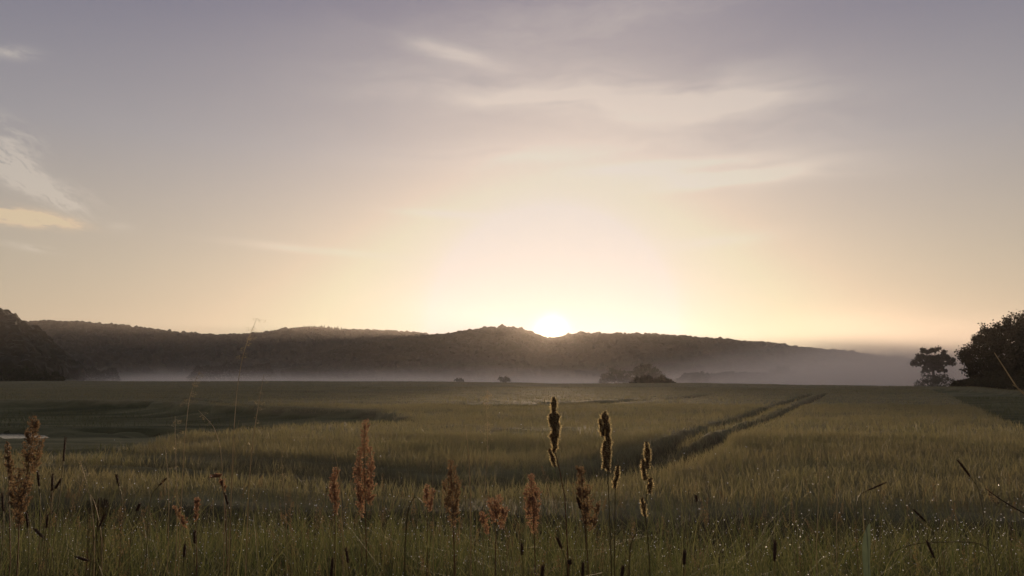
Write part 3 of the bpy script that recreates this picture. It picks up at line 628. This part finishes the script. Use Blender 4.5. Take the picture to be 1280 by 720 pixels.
fp('sorrel_plant', 'thin dark red sorrel nearest the left edge, beside the ragged tall one', 'wildflower', 3.2, [(10, 553), (11, 600), (13, 700)], [(9, 552, 11, 590, 4.5), (14, 574, 13, 606, 4)], M_sorrel_b, M_rstem, G1, 9)
fp('sorrel_plant', 'curled pinkish sorrel tip arching over the left-hand grass', 'wildflower', 3.4, [(264, 594), (271, 592), (278, 602), (282, 640), (284, 700)], [(262, 597, 276, 596, 3.5), (276, 598, 281, 614, 3)], M_sorrel, M_rstem, G1, 10)
fp('sorrel_plant', 'slender red sorrel in the green grass below the curled pinkish tip, left of centre', 'wildflower', 3.3, [(245, 625), (245, 660), (246, 705)], [(245, 622, 245, 652, 3.8), (218, 632, 232, 660, 3.)], M_sorrel, M_rstem, G1, 11)
G2 = 'sunlit pale seed heads rimmed with gold'
fp('seed_grass', 'tallest gold rimmed seed head, directly below the sun, hooked at its base', 'grass stalk', 2.9, [(692, 500), (693, 560), (700, 590), (706, 620), (710, 700)],
   [(692, 497, 692, 528, 6), (688, 518, 690, 534, 5), (697, 518, 696, 548, 7), (692, 530, 693, 560, 7.5), (695, 548, 692, 566, 4), (687, 562, 693, 584, 4.2)], M_pale, M_rstem, G2, 21, 'pale')
fp('seed_grass', 'gold rimmed seed head with a broad spiky top, second to the right of the sun', 'grass stalk', 2.95, [(756, 518), (758, 560), (760, 600), (764, 700)],
   [(756, 515, 757, 538, 8), (751, 524, 754, 546, 5.5), (760, 528, 760, 562, 6.5), (756, 552, 757, 586, 6.5), (762, 560, 760, 590, 4)], M_pale, M_stem, G2, 22, 'pale')
fp('seed_grass', 'gold rimmed seed head with separate stacked lobes, rightmost of the sunlit ones', 'grass stalk', 3.0, [(807, 555), (810, 600), (806, 640), (812, 700)],
   [(807, 553, 810, 586, 6), (804, 575, 806, 600, 4.8), (814, 598, 812, 617, 5), (803, 623, 806, 646, 4.)], M_pale, M_stem, G2, 23, 'pale')
fp('seed_grass', 'small slim gold rimmed seed head between the two right-hand tall sunlit ones', 'grass stalk', 3.05, [(772, 585), (769, 610), (768, 700)], [(772, 583, 771, 600, 4), (770, 596, 768, 611, 4)], M_pale, M_stem, G2, 24, 'pale')
# dark cylindrical spikes
G3 = 'dark cylindrical grass spikes in the verge'
def spike(label, Y, a, b, w, seed, mat=None, bow=0):
    rng = np.random.default_rng(seed + 900); k = Y / F; top, bot = at(*a, Y), at(*b, Y)
    d = (bot - top); d.normalize()
    foot = Vector((bot.x + d.x * .12 + rng.uniform(-.05, .05), Y + rng.uniform(-.03, .03), 0)); foot.z = float(T(foot.x, foot.y))
    root = thing('grass_spike', label, 'grass stalk', tuple(foot), G3)
    top, bot = top - foot, bot - foot
    kn = bot + d * .06; mid = kn.lerp(Vector((0, 0, 0)), .5); mid.x = kn.x * .65 + .0
    m = MB(); P = [bot.lerp(top, .1), kn, mid, Vector((0, 0, -.02))]; Q = []
    for i in range(3):          # smooth the bend
        for j in range(5): Q.append(P[i].lerp(P[i + 1], j / 5))
    Q.append(P[-1])
    for _ in range(3): Q = [Q[0]] + [(Q[i - 1] + Q[i] * 2 + Q[i + 1]) / 4 for i in range(1, len(Q) - 1)] + [Q[-1]]
    m.tube(Q, [.0015] * len(Q), 5); m.build('stem', M_stem, root)
    ax = [bot.lerp(top, i / 10) + Vector((0, 0, -bow * k * (i / 10)**2)) for i in range(11)]; R = w * k * .42
    hb = MB(); hb.tube(ax, [R * .82 * (max(.05, 1 - abs(2 * i / 10 - .95)**5)) for i in range(11)], 8)
    V, Fc = florets(ax, lambda t: R * .85, 520, .0042, .0014, rng, .5); hb.add(V, Fc)
    hb.build('seed_head', mat or M_dark, root, smooth=False)
SP = [
 ('tall upright dark spike clear above the grass, right of the ragged sorrel', 3.0, (82, 546), (79, 577), 3.2),
 ('short dark spike hanging beside the right flank of the ragged left sorrel', 3.0, (47, 588), (49, 608), 3.4),
 ('upright dark spike, second to the right of the ragged sorrel', 3.0, (66, 592), (65, 614), 3.6),
 ('dark slanting spike directly below the tall upright spike at left', 3.1, (77, 598), (69, 611), 3.4),
 ('lone dark curved spike against the field, right of the drooping dark tuft at left', 3.2, (145, 593), (149, 608), 3.4),
 ('dark spike tilted steeply to the right over the left part of the field edge', 3.3, (208, 598), (199, 607), 2.8),
 ('small dark spike low in the grass under the steeply tilted left one', 3.2, (175, 629), (171, 639), 4.),
 ('dark bent spike just right of the drooping dark tuft at left', 3.0, (131, 643), (124, 659), 3.),
 ('thick dark spike leaning left in the grass below the ragged left sorrel', 2.8, (43, 661), (54, 672), 4.5),
 ('dark spike lying almost level near the bottom left corner', 2.8, (95, 696), (110, 701), 4.5),
 ('thin dark spike leaning below the curled pinkish sorrel tip', 3.2, (281, 616), (285, 631), 3.),
 ('dark upright spike low in the left grass, lower of two close together', 3.0, (231, 680), (230, 697), 4.),
 ('dark upright spike low in the left grass, higher of two close together', 3.1, (243, 663), (243, 680), 3.6),
 ('dark spike cut by the bottom edge, left of centre below the tallest left sorrel', 2.7, (416, 697), (414, 722), 4.2),
 ('dark leaning spike just above the one cut by the bottom edge', 2.9, (432, 684), (435, 704), 3.6),
 ('dark leaning spike in the grass below the hooked sunlit seed head', 2.9, (696, 671), (702, 686), 5.),
 ('small round dark head in the grass right of centre at the bottom', 2.8, (712, 700), (712, 706), 6.),
 ('dark spike cut by the bottom edge just left of the round dark head', 2.7, (679, 706), (677, 724), 6.),
 ('dark spike cut by the bottom edge just right of the round dark head', 2.7, (729, 702), (728, 724), 4.5),
 ('dark spike cut by the bottom edge, furthest right of those near the round head', 2.7, (779, 707), (777, 724), 5.),
 ('broad dark spike standing in the grass below the rightmost sunlit seed head', 2.9, (856, 687), (855, 706), 6.),
 ('slim dark spike left of centre-right grass, beneath the broad red sorrel cone', 3.0, (652, 679), (653, 694), 4.),
 ('tiny dark head alone against the crop, right of the sunlit seed heads', 3.8, (870, 619), (871, 628), 3.4),
 ('thick dark reddish spike in the tall green grass right of centre', 2.8, (969, 675), (968, 702), 5.5),
 ('straight dark spike slanting alone high against the crop at right', 2.9, (1197, 575), (1213, 596), 3.6),
 ('dark spike bent over to the right like a hook against the crop at right', 3.1, (1108, 603), (1085, 613), 2.6),
 ('dark slanting spike midway between the high slanting one and the grass at right', 3.0, (1142, 637), (1157, 652), 3.4),
 ('dark reddish spike leaning in the grass beneath the midway slanting one at right', 2.9, (1158, 675), (1168, 698), 4.),
 ('short dark spike tucked against the leaning brown-topped sorrel', 3.0, (721, 621), (726, 637), 4.),
 ('dark spike hugging the very left edge of the view', 3.0, (3, 616), (4, 640), 3.2),
 ('paired dark spike, left one at the foot of the ragged left sorrel', 2.9, (33, 640), (35, 660), 3.2),
 ('dark drooping spike, right one at the foot of the ragged left sorrel', 2.9, (60, 643), (58, 660), 3.2)]
for i, (lb, Y, a, b, w) in enumerate(SP): spike(lb, Y, a, b, w, i)
# pale thin stalks with small spikelets
G4 = 'thin pale grass stalks above the verge'
def stalk(label, Y, path, r, seed, spk=(0, 0), mat=None, glow=False, r1=None):
    rng = np.random.default_rng(seed + 1300); n = len(path); b = base_pt(path[-1][0], 700, Y); r = r * 1.7; r1 = r1 and r1 * 1.2; root = thing('tall_grass', label, 'grass stalk', tuple(b), G4)
    P = [at(a, c, Y) - b for a, c in path] + [Vector((0, 0, -.02))]
    Q = []
    for i in range(len(P) - 1):
        for j in range(6): Q.append(P[i].lerp(P[i + 1], j / 6))
    Q.append(P[-1])
    for _ in range(4): Q = [Q[0]] + [(Q[i - 1] + Q[i] * 2 + Q[i + 1]) / 4 for i in range(1, len(Q) - 1)] + [Q[-1]]
    m = MB(); m.tube(Q, [(r1 or r * .4) + (r - (r1 or r * .4)) * min(1, i / len(Q) * 2) for i in range(len(Q))], 5); m.build('stem', mat or M_straw, root)
    if spk[0]:
        hb = MB(); L = int(len(Q) * spk[1]) + 1
        for i in range(spk[0]):
            p = Q[min(int(rng.random() * L), len(Q) - 1)]; e = p + Vector((rng.normal(0, .012), rng.normal(0, .012), -rng.uniform(0, .01)))
            hb.tube([p, e], [.0003, .0003], 3); hb.add(*florets([e, e - Vector((0, 0, .012))], lambda t: .0015, 8, .009, .0018, rng, .1))
        hb.build('seed_head', mat or M_straw, root, smooth=False)
st = stalk
st('tallest thin oat-like stalk rising above the left ridge into the sky', 3.2, [(321, 398), (312, 420), (304, 442), (297, 480), (292, 540), (288, 640)], .001, 1, (22, .35))
st('thin spikelet-hung stalk left of the tallest one, its tip just below the far wood', 3.2, [(250, 464), (243, 478), (236, 500), (230, 560), (226, 640)], .0009, 31, (18, .4))
st('pale straight stalk standing against the left field, right of the tallest one\'s foot', 3.2, [(330, 468), (324, 500), (316, 550), (310, 620)], .0013, 2, (12, .5))
st('delicate glowing stalk with silvery spikelets left of below the sun', 3.4, [(610, 486), (608, 510), (610, 545), (607, 600), (604, 640)], .0007, 3, (34, .45))
st('short pale blade tip catching light just right of the orange-brown sorrel cone', 3.1, [(582, 531), (586, 570), (589, 640)], .0013, 4)
st('thin pale stalk leaning over the field at left with a bent tip', 3.2, [(248, 513), (258, 523), (268, 534), (276, 560), (282, 640)], .0010, 5, (6, .3))
st('upright pale stalk with tiny spikelets left of the bent-tip stalk', 3.2, [(219, 520), (219, 545), (220, 580), (222, 650)], .0009, 6, (12, .5))
st('fine pale stalk between the bent-tip stalk and the straight one at left', 3.3, [(299, 525), (294, 550), (290, 600), (288, 650)], .0008, 7)
st('short pale stalk tilting left above the drooping dark tuft', 3.0, [(100, 575), (107, 600), (113, 620), (120, 680)], .0010, 8, (5, .3))
st('pale dry stalk crossing the short tilting one above the drooping dark tuft', 3.0, [(86, 595), (104, 608), (118, 624), (130, 680)], .0008, 9)
st('pale straw stalk tip right of the slim red sorrel\'s left shoulder', 3.2, [(410, 548), (418, 566), (424, 590), (430, 680)], .0010, 10)
st('thin upright dewy stalk left of the slim red sorrel', 3.2, [(352, 562), (353, 590), (356, 620), (360, 690)], .0007, 11, (8, .3))
st('pale bare stalk slanting across the base of the oak at the right edge', 2.6, [(1243, 441), (1258, 464), (1272, 486), (1290, 500), (1340, 620)], .0016, 12, r1=.0010)
st('second pale stalk just under the bare slanting one at the right edge', 2.6, [(1266, 481), (1280, 490), (1305, 520), (1350, 640)], .0014, 13, r1=.001)
st('dark arching stalk sweeping down to the right edge over the crop', 2.7, [(1232, 611), (1250, 624), (1268, 635), (1300, 652), (1330, 700)], .0016, 14, (14, .35), M_dark, r1=.0012)
st('tall dewy pale green stalk in the taller grass right of centre', 3.1, [(1026, 557), (1024, 600), (1022, 650), (1020, 690)], .0008, 15, (5, .25))
st('thin pale green stalk right of the dewy one with its drooping tip', 3.1, [(1048, 596), (1046, 640), (1045, 690)], .0009, 16)
st('upright pale green stalk right of the broad bluish blade', 3.1, [(1078, 615), (1080, 660), (1082, 695)], .0010, 17)
st('fine upright stalk right of the lone curved spike at left', 3.2, [(206, 556), (209, 580), (212, 640)], .0009, 18)
st('thin pale stalk rising behind the dull red sorrel near centre', 3.3, [(541, 575), (541, 610), (542, 680)], .0008, 19)
st('bent green blade arching over among the grass left of the orange-brown cone', 3.1, [(528, 628), (519, 619), (510, 634), (506, 680)], .0016, 20, mat=M_stem)
st('long thin blade arching low over the right-hand grass', 3.0, [(1105, 700), (1120, 687), (1150, 678), (1222, 677), (1240, 690), (1245, 705)], .0012, 21, mat=M_stem)
st('dewy blade arching right over the gap beneath the rightmost sunlit head', 3.0, [(824, 680), (812, 668), (797, 662), (788, 680), (786, 704)], .0012, 22, mat=M_stem)
# broad bluish leaf blade
def broad(label, Y, path, w):
    b = base_pt(path[-1][0], 700, Y); root = thing('leaf_blade', label, 'grass blade', tuple(b))
    P = [at(a, c, Y) - b for a, c in path] + [Vector((0, 0, -.02))]; n = len(P); V = []
    for i, p in enumerate(P):
        ww = w * math.sin(math.pi * min(.9, (i + .4) / n)) * .5
        V += [(p.x - ww, p.y + ww * .5, p.z), (p.x, p.y - ww * .4, p.z), (p.x + ww, p.y + ww * .5, p.z)]
    mesh_np('blade', V, grid_faces(n, 3), M_blue, root)
broad('broad bluish green blade standing in the right-hand grass', 3.0, [(1087, 655), (1085, 668), (1084, 684), (1084, 702)], .034)
# drooping dark tuft
def tuft(label, Y, px, row, n, h, w):
    b = base_pt(px, row, Y); root = thing('grass_tuft', label, 'grass tuft', tuple(b)); rng = np.random.default_rng(5)
    m = MB(); top = at(px, row, Y) - b
    for i in range(n):
        a = rng.uniform(-1, 1); dx = a * w; e = top + Vector((dx, rng.normal(0, w * .4), -rng.uniform(.02, h)))
        m.tube([Vector((dx * .9, rng.normal(0, w * .5), 0)), Vector((dx * .45, 0, top.z * .72)), top + Vector((dx * .55, e.y * .5, -abs(a) * .01)), e], [.0008, .0006, .0006, .0005], 4)
    m.build('blades', M_dark, root)
tuft('drooping dark brown tuft of fine grass between the ragged left sorrel and the curved spike', 3.1, 124, 622, 44, .11, .075)

panicles()

# ---------------------------------------------------------------- air
def haze():
    bm = bmesh.new(); bmesh.ops.create_cube(bm, size=1); zb, zt = -8.0, 128.0
    for v in bm.verts: v.co = (v.co.x * 10300, v.co.y * 10300, zb if v.co.z < 0 else zt)
    me = bpy.data.meshes.new('haze'); bm.to_mesh(me); bm.free(); me.materials.append(vol_mat('haze_air', HAZE, (.92, .84, .79), .66))
    o = bpy.data.objects.new('haze', me); COL.objects.link(o); stuff(o, 'thin warm morning haze filling the valley', 'haze')
HAZE = 1.3e-4
haze()
def mist():
    m = bpy.data.materials.new('mist_air'); m.use_nodes = True; n = N(m.node_tree)
    out = n.new('ShaderNodeOutputMaterial'); v = n.new('ShaderNodeVolumePrincipled')
    P = n.new('ShaderNodeNewGeometry').outputs['Position']; x, y, z = n.sep(P)
    q = n.m('DIVIDE', x, n.m('MAXIMUM', y, 1.0))                       # bearing from the field corner
    right = n.new('ShaderNodeMapRange', interpolation_type='SMOOTHSTEP'); n.put(right.inputs[0], q)
    right.inputs[1].default_value = .12; right.inputs[2].default_value = .46; R = right.outputs[0]
    nz = n.m('MULTIPLY_ADD', n.noise(n.vm('MULTIPLY', P, (.007, .009, .03)), 1.0, 4, .6), 2.2, -.6, clamp=True)
    Hh = n.m('MULTIPLY', n.m('MULTIPLY_ADD', R, 4.0, 2.7), n.m('MULTIPLY_ADD', nz, 1.2, .4))
    e = n.m('EXPONENT', n.m('DIVIDE', n.m('ADD', z, 2.6), n.m('MULTIPLY', Hh, -1.0)))
    near = n.new('ShaderNodeMapRange', interpolation_type='SMOOTHSTEP'); n.put(near.inputs[0], n.m('MULTIPLY_ADD', R, 140.0, y))
    near.inputs[1].default_value = 320; near.inputs[2].default_value = 430
    left = n.new('ShaderNodeMapRange', interpolation_type='SMOOTHSTEP'); n.put(left.inputs[0], q)
    left.inputs[1].default_value = -.62; left.inputs[2].default_value = -.30; left.inputs[3].default_value = .12
    d = n.m('MULTIPLY', n.m('MULTIPLY', e, near.outputs[0]), n.m('MULTIPLY', left.outputs[0], n.m('MULTIPLY_ADD', R, MIST[1], MIST[0])))
    n.put(v.inputs['Density'], d); v.inputs['Color'].default_value = (1.0, .93, .885, 1); v.inputs['Anisotropy'].default_value = .5
    n.nt.links.new(v.outputs[0], out.inputs[1])
    X = np.array([[-560, 195], [900, 195], [1700, 900], [-900, 900]], float)
    V = np.vstack([np.c_[X, np.full(4, -5.)], np.c_[X, np.full(4, 80.)]])
    o = mesh_np('mist', V, [(3, 2, 1, 0), (4, 5, 6, 7), (0, 1, 5, 4), (1, 2, 6, 5), (2, 3, 7, 6), (3, 0, 4, 7)], m, smooth=False)
    stuff(o, 'pale ground mist lying behind the field, thickest round the lone tree on the right', 'mist')
MIST = (.036, .010)
mist()
